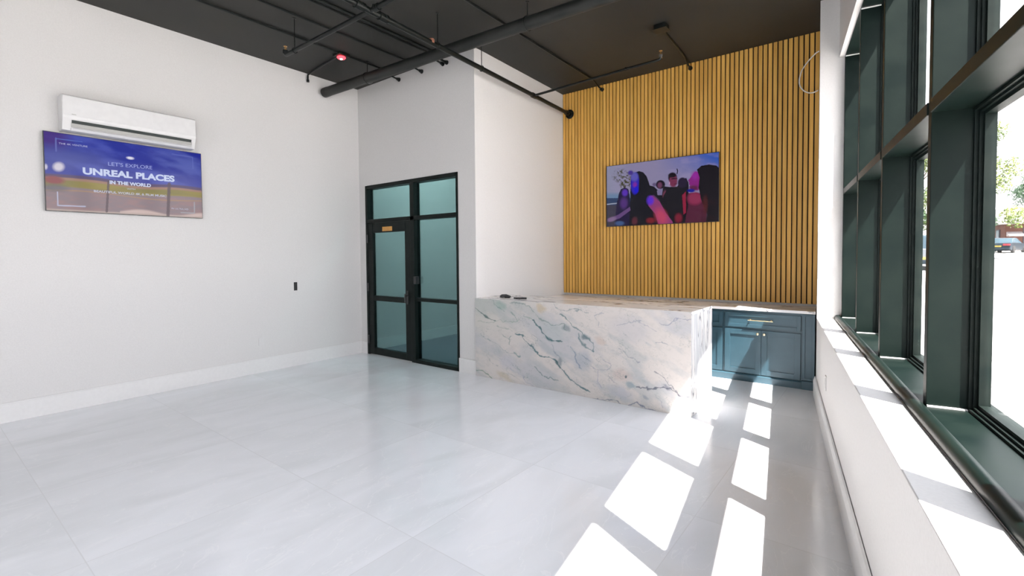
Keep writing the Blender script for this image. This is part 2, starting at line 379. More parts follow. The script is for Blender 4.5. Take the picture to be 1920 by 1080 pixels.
# ------------------------------------------------------------------ window wall
sm = MB().box(-3.7, 5.90, .17, .46, SH, .930, WG)
struct('trim_1', sm, M['steel'], bevel=.003)
lip = MB().tube([WG(s, .178, SH+.012) for s in np.linspace(-3.7, 5.895, 12)], .030, 16)
struct('trim_2', lip, M['steel'], smooth=True)
HZ = 3.53
mull = [-2.80, -1.71, -.62, .47, 1.56, 2.655, 3.747, 4.80]
ends = mull[1:]+[5.84]
for i, (a, b) in enumerate(zip(mull[::-1], ends[::-1])):
    w = thing('window_%d' % (i+1), None, None, WG((a+b)/2, .3, .93), kind='structure')
    mw = .05
    MB().box(a, a+mw, .21, .402, .93, HZ, WG).build('mullion', M['steel'], w, bevel=.003)
    if i == 0: MB().box(5.84, 5.90, .21, .46, .93, HZ, WG).build('mullion', M['steel'], w, bevel=.003)
    MB().box(a+mw, b, .205, .402, 2.158, 2.212, WG).build('transom', M['steel'], w, bevel=.003)
    MB().box(a+mw, b, .21, .402, HZ-.012, HZ, WG).build('head_plate', M['steel'], w)
    MB().box(b-.010, b, .212, .352, .93, .936, WG).box(b-.006, b, .212, .340, HZ-.020, HZ-.012, WG).build('sealant_bead', M['trim'], w)
    for nm, z0, z1 in (('lower', .93, 2.155), ('upper', 2.212, HZ-.012)):
        s0, s1 = a+mw, b
        fr = MB()
        for k, (d0, d1, fw) in enumerate(((.342, .354, .010), (.354, .366, .020), (.366, .402, .034))):
            fr.box(s0, s0+fw, d0, d1, z0, z1, WG).box(s1-fw, s1, d0, d1, z0, z1, WG)
            fr.box(s0+fw, s1-fw, d0, d1, z0, z0+fw, WG).box(s0+fw, s1-fw, d0, d1, z1-fw, z1, WG)
        fo = fr.build('glazing_frame', M['bead'], w)
        MB().box(s0+.025, s1-.025, .382, .388, z0+.025, z1-.025, WG).build('pane', M['pane'], fo)

# unseen rear-wall glazing, added behind the camera to let in fill daylight
for i in range(2):
    wq = (RX1-RX0)/2; x0 = RX0+i*wq; x1 = x0+wq
    w = thing('window_%d' % (9+i), None, None, ((x0+x1)/2, Y0, RZ0), kind='structure')
    fr = MB().box(x0, x0+.05, Y0-.14, Y0-.02, RZ0, RZ1).box(x1-.05, x1, Y0-.14, Y0-.02, RZ0, RZ1)
    for z in (RZ0, 2.1, RZ1-.05): fr.box(x0+.05, x1-.05, Y0-.14, Y0-.02, z, z+.05)
    fr.build('frame', M['steel'], w, bevel=.003)
    MB().box(x0+.04, x1-.04, Y0-.083, Y0-.077, RZ0+.04, RZ1-.04).build('pane', M['pane'], w)

# ------------------------------------------------------------------ glazed door
d1 = thing('door_1', 'black framed glazed door with sidelight and transom panes', None, ((DX0+DX1)/2, YD, 0), kind='structure')
fy0, fy1 = YD-.012, YD+.11
g = MB()
g.box(DX0, DX0+.045, fy0, fy1, 0, DT).box(DX1-.035, DX1, fy0, fy1, 0, DT)
g.box(DX0+.045, DX1-.035, fy0, fy1, 2.655, DT).box(DX0+.045, DX1-.035, fy0, fy1, 2.112, 2.170)
g.box(-5.545, -5.462, fy0, fy1, 0, 2.655)
g.box(-5.462, DX1-.035, fy0, fy1, 0, .05).box(-5.462, DX1-.035, fy0+.02, fy1-.02, .915, .965)
g.build('frame', M['doorframe'], d1, bevel=.003)
dl = MB(); lx0, lx1, ly0, ly1 = -6.580, -5.549, YD-.006, YD+.045
dl.box(lx0, lx0+.125, ly0, ly1, .012, 2.108).box(lx1-.125, lx1, ly0, ly1, .012, 2.108)
dl.box(lx0+.125, lx1-.125, ly0, ly1, .012, .115).box(lx0+.125, lx1-.125, ly0, ly1, 1.955, 2.108).box(lx0+.125, lx1-.125, ly0, ly1, .875, .955)
dlo = dl.build('door_leaf', M['doorframe'], d1, bevel=.003)
for z0, z1 in ((.105, .885), (.945, 1.965)):
    MB().box(lx0+.115, lx1-.115, YD+.020, YD+.026, z0, z1).build('pane', M['doorglass'], dlo)
sg = MB().box(-6.20, -5.965, ly0-.006, ly0, 1.972, 2.040).build('sign_plate', M['orange'], dlo)
hk = MB()
hk.box(-5.640, -5.602, ly0-.012, ly0, .86, 1.06).tube([(-5.62, ly0-.012, .99), (-5.62, ly0-.055, .99)], .011)
hk.tube([(-5.62, ly0-.055, 1.02), (-5.62, ly0-.055, .89)], .010)
hk.build('handle', M['blackplastic'], dlo, smooth=True)
for z in (1.80, 1.02, .18):
    MB().tube([(DX0+.050, ly0-.014, z), (DX0+.050, ly0-.014, z+.13)], .014).build('hinge', M['blackplastic'], dlo, smooth=True)
MB().box(-5.475, -5.425, fy0-.006, YD+.05, 1.17, 1.28).build('strike_box', M['blackplastic'], d1, bevel=.004)
for x0, x1, z0, z1 in ((DX0+.04, -5.54, 2.165, 2.66), (-5.467, DX1-.03, 2.165, 2.66), (-5.467, DX1-.03, .96, 2.115), (-5.467, DX1-.03, .045, .92)):
    MB().box(x0, x1, YD+.050, YD+.056, z0, z1).build('pane', M['doorglass'], d1)

# unseen lamp, added to brighten the adjoining room behind the door glass
blp = thing('fill_lamp', 'unseen lamp added to light the room behind the glazed door', 'lamp', (-5.6, 6.0, H-.05))
MB().lathe([(.22, 0), (.22, -.05), (.18, -.06)], (-5.6, 6.0, H), (0, 0, 1)).build('housing', M['ac'], blp, smooth=True)
ld = bpy.data.lights.new('fill_light', 'AREA'); ld.shape = 'DISK'; ld.size = .36; ld.energy = 34; ld.color = (1, .98, .95)
lo = bpy.data.objects.new('fill_light', ld); COL.objects.link(lo); lo.location = (-5.6, 6.0, H-.065)

# ------------------------------------------------------------------ slat panelling
pn = thing('slat_panelling', 'tall wall panelling of vertical oak slats on black backing behind the counter', 'wall panelling', (-2.5, 7.03, .94))
MB().box(sid(7.03)+.002, -.662, 7.03, 7.05, .94, H-.001).build('backing', M['blackfelt'], pn)
sl = MB(); k = 0
while SX0+k*PITCH+SLW < -.655:
    x = SX0+k*PITCH; sl.box(x, x+SLW, 7.010, 7.03, .94, H-.002); k += 1
so = sl.build('slats', M['wood'], None, bevel=.0015, segs=1, origin=(SX0-.008, 7.03, .94))
so.parent = pn; so.location = Vector((SX0-.008, 7.03, .94))-Vector(pn.location)

# ------------------------------------------------------------------ painted pictures
def srgb(c): c = np.array(c, float)/255; return np.where(c < .04045, c/12.92, ((c+.055)/1.055)**2.4)
def homog(src, dst):
    A = []; b = []
    for (x, y), (u, v) in zip(src, dst):
        A += [[x, y, 1, 0, 0, 0, -u*x, -u*y], [0, 0, 0, x, y, 1, -v*x, -v*y]]; b += [u, v]
    return np.append(np.linalg.solve(np.array(A, float), np.array(b, float)), 1).reshape(3, 3)
def uvgrid(nu, nv, quad):
    """quad: image corners for (0,1), (1,1), (1,0), (0,0)"""
    Hm = homog([(0, 1), (1, 1), (1, 0), (0, 0)], quad)
    uu, vv = np.meshgrid(np.linspace(0, 1, nu+1), np.linspace(0, 1, nv+1))
    p = Hm @ np.stack([uu.ravel(), vv.ravel(), np.ones(uu.size)])
    return p[0]/p[2], p[1]/p[2]
_rs = np.random.RandomState(3)
def vnoise(x, y, seed=0):
    xi, yi = np.floor(x).astype(int), np.floor(y).astype(int); fx, fy = x-xi, y-yi
    fx, fy = fx*fx*(3-2*fx), fy*fy*(3-2*fy)
    def hsh(a, b):
        q = (a*374761393+b*668265263+seed*1442695041) & 0xffffffff
        q = ((q ^ (q >> 13))*1274126177) & 0xffffffff
        return ((q ^ (q >> 16)) & 0xffff)/65535.
    return (hsh(xi, yi)*(1-fx)+hsh(xi+1, yi)*fx)*(1-fy)+(hsh(xi, yi+1)*(1-fx)+hsh(xi+1, yi+1)*fx)*fy
def fbm(x, y, o=5, seed=0):
    r = 0; a = .5
    for i in range(o): r = r+a*vnoise(x, y, seed+i*17); x = x*2.03; y = y*2.03; a *= .5
    return r
def blend(c, mk, col):
    c += (srgb(col)-c)*np.clip(mk, 0, 1)[:, None]
def inpoly(x, y, pts, soft=0):
    ins = np.zeros(x.shape, bool); n = len(pts)
    for i in range(n):
        x1, y1 = pts[i]; x2, y2 = pts[(i+1) % n]
        if y1 == y2: continue
        c = ((y1 > y) != (y2 > y)) & (x < (x2-x1)*(y-y1)/(y2-y1)+x1); ins ^= c
    return ins.astype(float)
def ell(x, y, cx, cy, rx, ry, soft=.15, rot=0):
    dx, dy = x-cx, y-cy; c, s = math.cos(rot), math.sin(rot)
    d = np.sqrt(((dx*c+dy*s)/rx)**2+((-dx*s+dy*c)/ry)**2); return np.clip((1+soft-d)/(2*soft), 0, 1)
def seg(x, y, pts, w):
    d = np.full(x.shape, 1e9); ww = np.zeros(x.shape)
    for (x1, y1), (x2, y2) in zip(pts[:-1], pts[1:]):
        L2 = (x2-x1)**2+(y2-y1)**2+1e-9; t = np.clip(((x-x1)*(x2-x1)+(y-y1)*(y2-y1))/L2, 0, 1)
        d = np.minimum(d, np.hypot(x-x1-t*(x2-x1), y-y1-t*(y2-y1)))
    return np.clip(w-d+.5, 0, 1) if np.isscalar(w) else np.clip((w-d)/w+.3, 0, 1)

# ---- left television
TVL = (.947, 2.364, 2.067, 2.866)
tl = thing('television', 'wall television showing blue sky and the words UNREAL PLACES, under the air conditioner', 'television', LW(1.65, 0, 2.067))
mpL = lambda a, b, c: LW(a, b, c)
MB().box(TVL[0], TVL[1], .035, .058, TVL[2], TVL[3], mpL).build('bezel', M['blackplastic'], tl, bevel=.002)
MB().box(1.25, 2.05, 0, .036, 2.25, 2.68, mpL).build('wall_bracket', M['blackplastic'], tl)
nu, nv = 440, 248
X, Y = uvgrid(nu, nv, [(95, 333), (1275, 512), (1268, 1005), (105, 945)])
U, V = [a.ravel() for a in np.meshgrid(np.linspace(0, 1, nu+1), np.linspace(0, 1, nv+1))]
c = np.zeros((X.size, 3)); c[:] = srgb((28, 42, 148))
n1 = fbm(U*5+V*3, V*7, 6, 2); n2 = fbm(U*3, V*10, 5, 9)
blend(c, np.clip((n1-.42)*4, 0, 1)*.8, (72, 84, 178)); blend(c, np.clip((n2-.55)*5, 0, 1)*.6, (8, 22, 140))
blend(c, ell(U, V, .86, .80, .22, .22, .6)*np.clip((n1-.3)*3, 0, 1)*.7, (84, 96, 172))
blend(c, ell(U, V, .03, .95, .10, .16, .5)*.8, (74, 42, 120))
blend(c, ell(U, V, .12, .70, .22, .12, .6)*.6, (92, 100, 165))
hz = .43+.015*np.sin(U*9)+.02*(n1-.5)
blend(c, np.clip((hz+.045-V)/.02, 0, 1), (70, 48, 92)); blend(c, np.clip((hz-V)/.012, 0, 1), (150, 112, 92))
blend(c, np.clip((hz-.03-V)/.02, 0, 1), (122, 112, 42)); blend(c, np.clip((hz-.03-V)/.02, 0, 1)*np.clip((n2-.45)*5, 0, 1)*.6, (150, 132, 34))
blend(c, np.clip((hz-.115-.05*U*(1-U)-V)/.02, 0, 1), (128, 110, 116))
blend(c, np.clip((hz-.14-V)/.03, 0, 1)*np.clip((fbm(U*14, V*26, 4, 5)-.35)*3, 0, 1)*.8, (146, 112, 112))
blend(c, np.exp(-((V-(.255+.02*np.sin(U*7)))/.007)**2)*.7, (172, 132, 72))
blend(c, np.clip((.06+.03*np.sin(U*14)-V)/.03, 0, 1)*(U > .42), (196, 172, 166)); blend(c, np.clip((.03-V)/.02, 0, 1), (176, 158, 150))
blend(c, ell(U, V, .045, .39, .055, .05, .3), (132, 50, 52)); blend(c, ell(U, V, .05, .29, .07, .05, .4)*.7, (84, 84, 92))
for pts, w in (([(555, 955), (575, 725)], 9), ([(1012, 985), (1030, 745)], 12)): blend(c, seg(X, Y, pts, w)*.85, (70, 48, 58))  # dark strips: reflected window mullions painted into the screen picture
blend(c, ell(X, Y, 203, 612, 40, 33, .35), (206, 200, 214)); blend(c, ell(X, Y, 106, 612, 13, 20, .4), (196, 192, 212))  # soft bright reflection at the left, painted into the picture
blend(c, ell(X, Y, 744, 544, 26, 10, .4, .15), (228, 226, 240))
for pts, w, col in (([(187, 390), (187, 490)], 6, (98, 106, 176)), ([(187, 393), (385, 418)], 3, (88, 112, 190)), ([(190, 808), (190, 910), (395, 918)], 5, (172, 172, 196)),
                    ([(1213, 885), (1210, 968), (1110, 963)], 4, (152, 150, 158)), ([(1213, 540), (1213, 625)], 4, (90, 104, 180)), ([(1060, 512), (1213, 537)], 3, (92, 104, 180))):
    blend(c, seg(X, Y, pts, w), col)
inb = .006
ptL = lambda u, v: LW(TVL[0]+inb+u*(TVL[1]-TVL[0]-2*inb), .0595, TVL[2]+inb+v*(TVL[3]-TVL[2]-2*inb))
scr = grid_mesh('screen', ptL, nu, nv, c, M['screen_left'], tl)
Hi = np.linalg.inv(homog([(0, 1), (1, 1), (1, 0), (0, 0)], [(95, 333), (1275, 512), (1268, 1005), (105, 945)]))
def uvL(x, y): p = Hi @ np.array([x, y, 1.]); return p[0]/p[2], p[1]/p[2]
def cap(body, x1, y1, x2, y2, h, ma, bold):
    (a0, b0), (a1, b1) = uvL(x1, y1), uvL(x2, y2); q = ptL((a0+a1)/2, (b0+b1)/2)+Vector((.0015, 0, 0))
    d = (ptL(a1, b1)-ptL(a0, b0)); w = d.length; d.normalize()
    text('caption', body, h*1.38, q, d, (0, 0, 1), ma, tl, bold, width=w)
cap("LET'S EXPLORE", 575, 590, 905, 620, .040, M['caption_dim'], 0)
cap('UNREAL PLACES', 382, 645, 1070, 708, .068, M['caption'], .0042)
cap('IN THE WORLD', 582, 732, 892, 758, .036, M['caption'], .0022)
cap('WITH', 712, 783, 775, 786, .014, M['caption_mid'], .0003)
cap('BEAUTIFUL WORLD 4K & FILM MUSIC', 462, 800, 1005, 838, .024, M['caption_mid'], .0008)
cap('THE 4K VENTURE', 208, 430, 425, 456, .018, M['caption_mid'], 0)
cap('IN ULTRA HD', 1040, 932, 1165, 940, .018, M['caption_mid'], 0)

# ---- right television
TVR = (-3.498, -1.807, 2.02, 2.973)
tr = thing('television', 'wall television on the oak slats showing a crowd of dark haired people', 'television', (-2.65, 7.006, 2.02))
MB().box(TVR[0], TVR[1], 6.951, 6.975, TVR[2], TVR[3]).build('bezel', M['blackplastic'], tr, bevel=.002)
MB().box(-3.1, -2.2, 6.974, 7.0062, 2.3, 2.7).build('wall_bracket', M['blackplastic'], tr)
nu, nv = 480, 270
X, Y = uvgrid(nu, nv, [(150, 315), (1428, 150), (1438, 935), (178, 990)])
U, V = [a.ravel() for a in np.meshgrid(np.linspace(0, 1, nu+1), np.linspace(0, 1, nv+1))]
c = np.zeros((X.size, 3)); c[:] = srgb((148, 140, 176)); n = fbm(X/150, Y/60, 5, 4)
blend(c, np.clip((520-Y)/350, 0, 1)*np.clip((X-700)/700, 0, 1)*1.2, (52, 92, 188)); blend(c, np.clip((n-.45)*4, 0, 1)*.35, (172, 156, 196))
blend(c, np.clip((450-X)/300, 0, 1)*.5, (150, 160, 180)); blend(c, np.clip((Y-600)/40, 0, 1)*(X < 450), (112, 140, 176))
blend(c, ((Y > 672)).astype(float)*(X < 460), (46, 66, 104)); blend(c, seg(X, Y, [(170, 742), (300, 728)], 6), (170, 176, 196)); blend(c, (Y > 752).astype(float), (66, 62, 78))
lf = np.clip((fbm(X/16, Y/16, 4, 8)-.46)*9, 0, 1)
blend(c, lf*np.maximum(ell(X, Y, 320, 420, 90, 70, .3), ell(X, Y, 370, 510, 60, 90, .3)), (74, 72, 48)); blend(c, seg(X, Y, [(450, 350), (400, 520), (370, 580)], 7)*lf, (96, 88, 56))
dk = (14, 14, 24)
W1 = X+12*(fbm(X/40, Y/40, 3, 1)-.5); 
blend(c, inpoly(W1, Y, [(300, 620), (320, 570), (360, 552), (405, 570), (420, 640), (430, 760), (440, 1000), (270, 1000), (275, 760)]), (30, 20, 60))
blend(c, ell(X, Y, 368, 612, 32, 38, .3), (92, 44, 190)); blend(c, ell(X, Y, 360, 730, 40, 60, .4), (86, 48, 128))
blend(c, inpoly(W1, Y, [(430, 420), (460, 385), (520, 366), (570, 380), (605, 420), (630, 480), (650, 530), (700, 545), (760, 600), (800, 540), (850, 545), (950, 560), (1000, 480), (1060, 445), (1090, 500), (1100, 1000), (430, 1000)]), dk)
blend(c, ell(X, Y, 480, 510, 48, 120, .12), (40, 30, 190)); blend(c, ell(X, Y, 470, 430, 42, 50, .3), (96, 92, 190)); blend(c, ell(X, Y, 478, 520, 22, 28, .5)*.8, (150, 40, 160)); blend(c, ell(X, Y, 495, 580, 26, 36, .3), (24, 20, 220)); blend(c, ell(X, Y, 425, 385, 30, 26, .3), (70, 50, 150))
blend(c, ell(X, Y, 545, 520, 22, 120, .2), dk)
blend(c, ell(X, Y, 770, 520, 52, 50, .1), (20, 16, 30)); blend(c, ell(X, Y, 762, 528, 26, 34, .3), (112, 62, 96)); blend(c, ell(X, Y, 700, 520, 22, 20, .3)*.8, (84, 64, 110))
blend(c, inpoly(X, Y, [(730, 590), (800, 560), (790, 640), (740, 640)]), (130, 120, 160)); blend(c, ell(X, Y, 830, 640, 30, 50, .3), (120, 60, 84))
blend(c, ell(X, Y, 905, 440, 50, 58, .12), (26, 18, 30)); blend(c, ell(X, Y, 915, 480, 46, 72, .15), (122, 50, 82)); blend(c, ell(X, Y, 900, 415, 44, 26, .2), (24, 16, 26)); blend(c, inpoly(X, Y, [(948, 340), (958, 338), (968, 365), (960, 400), (950, 400), (956, 370)]), (26, 18, 40))
blend(c, ell(X, Y, 872, 505, 5, 16, .3), (220, 160, 210)); blend(c, seg(X, Y, [(895, 455), (955, 452)], 5), (30, 16, 30)); blend(c, seg(X, Y, [(930, 515), (958, 512)], 3), (70, 20, 46))
blend(c, inpoly(W1, Y, [(850, 550), (960, 545), (1020, 620), (1050, 1000), (830, 1000), (790, 700)]), (16, 14, 22))
blend(c, ell(X, Y, 1020, 500, 52, 60, .1), (34, 22, 50))
blend(c, inpoly(X, Y, [(645, 650), (700, 640), (760, 700), (840, 840), (920, 940), (930, 1000), (770, 1000), (720, 850), (640, 760)]), (150, 60, 120))
blend(c, ell(X, Y, 660, 700, 38, 48, .4), (92, 42, 220)); blend(c, ell(X, Y, 790, 880, 60, 90, .5, -.5)*.7, (214, 72, 96)); blend(c, seg(X, Y, [(690, 640), (760, 700)], 8)*.8, (70, 50, 90))
blend(c, inpoly(X, Y, [(180, 905), (300, 860), (430, 770), (440, 810), (320, 900), (200, 940)]), (104, 72, 128)); blend(c, ell(X, Y, 230, 910, 50, 24, .3, -.3), (138, 112, 150)); blend(c, ell(X, Y, 320, 955, 50, 24, .3), (70, 96, 146))
blend(c, ell(X, Y, 670, 925, 46, 30, .4), (130, 28, 40)); blend(c, ell(X, Y, 490, 930, 30, 40, .4)*.7, (110, 44, 60)); blend(c, ell(X, Y, 985, 900, 40, 50, .4), (130, 24, 50))
blend(c, inpoly(X, Y, [(1020, 640), (1060, 600), (1070, 840), (1040, 860)]), (150, 26, 60))
blend(c, inpoly(W1, Y, [(1085, 620), (1180, 610), (1300, 640), (1300, 1000), (1050, 1000), (1090, 760)]), (86, 26, 54)); blend(c, ell(X, Y, 1165, 680, 82, 70, .25), (148, 44, 84))
blend(c, inpoly(X, Y, [(1160, 370), (1125, 420), (1100, 455), (1080, 475), (1098, 495), (1092, 515), (1105, 530), (1102, 552), (1120, 575), (1200, 590), (1250, 480), (1200, 380)]), (140, 34, 132))
blend(c, ell(X, Y, 1160, 420, 40, 44, .5)*.8, (160, 40, 170)); blend(c, ell(X, Y, 1150, 560, 50, 30, .4), (96, 30, 74)); blend(c, ell(X, Y, 1120, 590, 42, 20, .3), (20, 22, 150))
blend(c, inpoly(W1, Y, [(1180, 350), (1230, 308), (1320, 292), (1400, 305), (1450, 350), (1450, 1000), (1290, 1000), (1310, 860), (1240, 700), (1205, 560), (1215, 440)]), (16, 10, 18))
blend(c, ell(X, Y, 1285, 750, 26, 90, .5)*.7, (96, 32, 30)); blend(c, (X > 1240)*(Y > 700)*np.clip((n-.4)*3, 0, 1)*.5, (44, 16, 20))
ptR = lambda u, v: Vector((TVR[0]+inb+u*(TVR[1]-TVR[0]-2*inb), 6.9497, TVR[2]+inb+v*(TVR[3]-TVR[2]-2*inb)))
grid_mesh('screen', ptR, nu, nv, c, M['screen_right'], tr)

# ------------------------------------------------------------------ reception counter
CX0, CX1, CY0, CY1, CZ = -4.247, -1.457, 4.668, 5.359, 1.023
ct = thing('reception_counter', 'long white marble reception counter with blue grey veins and waterfall end', 'counter', ((CX0+CX1)/2, (CY0+CY1)/2, 0))
MB().box(CX0, CX1, CY0, CY1, CZ-.03, CZ).build('countertop', M['marble_top'], ct, bevel=.0015)
MB().box(CX1-.03, CX1, CY0, CY1, 0, CZ-.03).build('end_panel', M['marble_end'], ct)
MB().box(CX0, CX1-.03, CY0+.001, CY0+.03, 0, CZ-.03).build('front_panel', M['marble_top'], ct)
nu, nv = 640, 234
X, Y = uvgrid(nu, nv, [(55, 122), (1668, 222), (1668, 1015), (55, 700)])
wx = X+60*(fbm(X/90, Y/90, 5, 3)-.5)*1.0; wy = Y+60*(fbm(X/90, Y/90, 5, 31)-.5)*1.0
c = np.zeros((X.size, 3)); c[:] = srgb((226, 221, 219))
rx = X*.82+Y*.57; ry = -X*.57+Y*.82
f1 = fbm(rx/420, ry/150, 6, 11); f2 = fbm(rx/200, ry/70, 6, 23); f3 = fbm(rx/90, ry/40, 5, 41)
blend(c, np.clip((f1-.48)*6, 0, 1)*.75, (200, 203, 211)); blend(c, np.clip((f2-.55)*7, 0, 1)*.5, (186, 194, 200))
blend(c, np.clip((620-X)/500, 0, 1)*np.clip((480-Y)/300, 0, 1)*.45, (190, 200, 194))
for cx, cy, rr, rr2, col, a in ((240, 175, 34, 26, (172, 192, 186), .8), (540, 190, 36, 22, (214, 196, 166), .7), (270, 700, 60, 20, (208, 198, 180), .7), (640, 360, 110, 70, (196, 204, 208), .6),
        (450, 510, 70, 60, (200, 204, 210), .6), (860, 580, 60, 60, (186, 192, 204), .7), (880, 400, 28, 20, (110, 134, 142), .8), (980, 440, 40, 24, (216, 200, 192), .7), (1140, 690, 70, 40, (218, 200, 196), .6),
        (1200, 775, 38, 16, (160, 176, 188), .8), (1130, 820, 90, 40, (196, 200, 212), .7), (300, 600, 60, 50, (210, 210, 220), .6), (1480, 790, 40, 16, (150, 152, 166), .8), (680, 600, 20, 34, (140, 152, 156), .7),
        (1170, 715, 8, 12, (84, 106, 116), .9), (1330, 855, 34, 12, (160, 168, 184), .7), (730, 350, 30, 20, (130, 146, 152), .6), (1200, 350, 150, 90, (204, 204, 212), .5), (600, 420, 30, 16, (112, 140, 146), .8)):
    blend(c, ell(wx, wy, cx, cy, rr, rr2, .35, .5)*a, col)
veins = [([(55, 195), (110, 235), (160, 265), (205, 285)], 5, (84, 112, 110), .9), ([(190, 140), (215, 190), (265, 215)], 3, (130, 160, 154), .7), ([(320, 215), (355, 280)], 4, (140, 164, 160), .7),
 ([(300, 150), (380, 160), (460, 200), (530, 255), (600, 290), (700, 320), (740, 370)], 3, (126, 150, 148), .7), ([(485, 280), (530, 320), (560, 370), (600, 420), (700, 452)], 6, (76, 116, 122), .95),
 ([(360, 375), (420, 400), (470, 450), (520, 520), (610, 570), (660, 610), (720, 680), (800, 760), (890, 830)], 5, (92, 128, 136), .95), ([(640, 600), (690, 650)], 8, (80, 110, 118), .9),
 ([(630, 160), (650, 195), (700, 212), (760, 205), (900, 215)], 3, (130, 150, 156), .7), ([(680, 240), (740, 290), (800, 330), (870, 385), (930, 440), (945, 515)], 4, (112, 140, 146), .9),
 ([(820, 380), (850, 430), (880, 480), (945, 515)], 5, (112, 140, 148), .8), ([(260, 375), (300, 420), (315, 470)], 3, (130, 156, 150), .8), ([(320, 390), (300, 430)], 3, (120, 150, 150), .7),
 ([(60, 290), (180, 300), (250, 270), (340, 290), (400, 270), (480, 275)], 2.5, (150, 172, 160), .6), ([(200, 330), (280, 320), (330, 350), (430, 370)], 2.5, (150, 170, 164), .6),
 ([(100, 390), (180, 440), (260, 490), (330, 520), (380, 545)], 2.5, (156, 172, 174), .7), ([(340, 520), (385, 545)], 5, (126, 156, 160), .7), ([(60, 655), (110, 665), (160, 705)], 5, (120, 150, 134), .8),
 ([(495, 630), (560, 690), (620, 720), (660, 745)], 3.5, (120, 144, 146), .8), ([(320, 640), (400, 690), (420, 740), (480, 770)], 2.5, (176, 180, 200), .7), ([(770, 475), (800, 510), (815, 590), (850, 635)], 4, (140, 156, 176), .8),
 ([(860, 540), (910, 590)], 4, (150, 160, 176), .7), ([(900, 620), (960, 655), (1030, 650), (1045, 600), (1010, 570)], 2.5, (160, 164, 186), .7), ([(980, 660), (965, 760), (975, 790)], 2.5, (168, 168, 196), .7),
 ([(1040, 700), (1110, 750)], 2.5, (168, 168, 180), .7), ([(920, 870), (1000, 880), (1090, 885), (1160, 910)], 4, (130, 140, 154), .9), ([(1180, 930), (1250, 890), (1330, 940), (1420, 970)], 4, (128, 136, 160), .9),
 ([(1240, 785), (1330, 778), (1440, 792), (1520, 795), (1580, 840), (1645, 860)], 4.5, (112, 116, 132), .95), ([(1120, 500), (1190, 550), (1280, 590)], 3, (150, 154, 170), .7),
 ([(1380, 670), (1440, 725), (1500, 765), (1560, 810)], 3.5, (128, 132, 144), .85), ([(1405, 448), (1460, 452), (1500, 465)], 2.5, (150, 158, 172), .8), ([(1420, 290), (1480, 305), (1560, 270), (1660, 265)], 3, (150, 154, 178), .8),
 ([(970, 330), (980, 290), (940, 250), (1020, 230)], 2.5, (164, 170, 184), .6), ([(1100, 320), (1200, 290), (1290, 300), (1400, 355)], 2.5, (160, 164, 184), .6), ([(1070, 430), (1060, 380), (1020, 350), (970, 340)], 2, (180, 182, 190), .5),
 ([(1400, 840), (1460, 930)], 2.5, (168, 170, 186), .6), ([(560, 760), (640, 830), (760, 850)], 2, (176, 180, 190), .5), ([(620, 460), (630, 520), (690, 570), (690, 620)], 3, (150, 160, 176), .7)]
for pts, w, col, a in veins:
    tw = w*(.35+1.4*vnoise(X/26, Y/26, 77))
    blend(c, seg(wx+5*(f3-.5)*6, wy+5*(fbm(X/20, Y/20, 3, 5)-.5)*4, [(p, q) for p, q in pts], tw)*a, col)
for sd_, sx_, sy_, wd2, am in ((61, 120, 46, .009, .55), (73, 70, 34, .008, .40), (91, 260, 90, .006, .7)):
    rd_ = np.abs(fbm(rx/sx_+.7*f3, ry/sy_, 6, sd_)-.5)
    blend(c, np.clip((wd2-rd_)/wd2, 0, 1)*am*np.clip((fbm(X/160, Y/120, 4, sd_+3)-.42)*6, 0, 1), (146, 160, 160))
blend(c, np.clip((fbm(X/30, Y/24, 5, 15)-.5)*3, 0, 1)*.18, (170, 172, 170))
rid = np.abs(fbm(rx/170, ry/60, 6, 55)-.5); blend(c, np.clip((.010-rid)/.010, 0, 1)*.6*np.clip((fbm(X/200, Y/200, 3, 6)-.35)*4, 0, 1), (150, 164, 168))
c = np.clip(c*.80*np.array([1, .985, .955]), 0, 1)
grid_mesh('front_slab', lambda u, v: Vector((CX0+u*(CX1-CX0), CY0-.0015, v*(CZ-.001))), nu, nv, c, M['marble_front'], ct)

# things lying on the counter
def pen(name, label, a, b, r, ma, cat):
    o = thing(name, label, cat, a)
    a, b = Vector(a), Vector(b); d = (b-a)
    MB().tube([a, a+d*.02, a+d*.62], [r*.8, r, r]).build('barrel', ma, o, smooth=True)
    MB().tube([a+d*.60, a+d*.97, b], [r*1.15, r*1.12, r*.8]).build('cap', ma, o, smooth=True)
    return o
pen('marker_pen', 'black marker pen lying alone on the marble counter top, nearer the middle', (-3.755, 4.86, CZ+.010), (-3.60, 4.93, CZ+.010), .0095, M['blackplastic'], 'pen')
st = thing('stapler', 'small black stapler on the left end of the marble counter', 'stapler', (-4.0, 4.98, CZ))
sd = Vector((.85, .52, 0)).normalized(); sn = Vector((-sd.y, sd.x, 0)); sp = Vector((-4.045, 4.93, CZ))
mpS = lambda a, b, z: sp+sd*a+sn*b+Vector((0, 0, z))
MB().box(0, .15, -.018, .018, 0, .008, mpS).build('base', M['blackplastic'], st, bevel=.003)
MB().prism([(0, .022), (.03, .040), (.09, .042), (.15, .018), (.15, .010), (.01, .010)], -.016, .016, lambda x, z, b: mpS(x, b, z)).build('arm', M['blackplastic'], st, bevel=.003)
kn = MB().tube([(-3.93, 4.90, CZ+.008), (-3.86, 4.915, CZ+.008)], .008); tag(kn.build('pen_cap', M['blackplastic'], smooth=True), 'tiny black cap lying beside the stapler on the counter', 'pen cap')
ps = MB().box(-3.89, -3.70, 4.93, 5.06, CZ, CZ+.0015); tag(ps.build('paper_slip', M['trim']), 'small white paper slip lying flat between stapler and marker pen', 'paper')

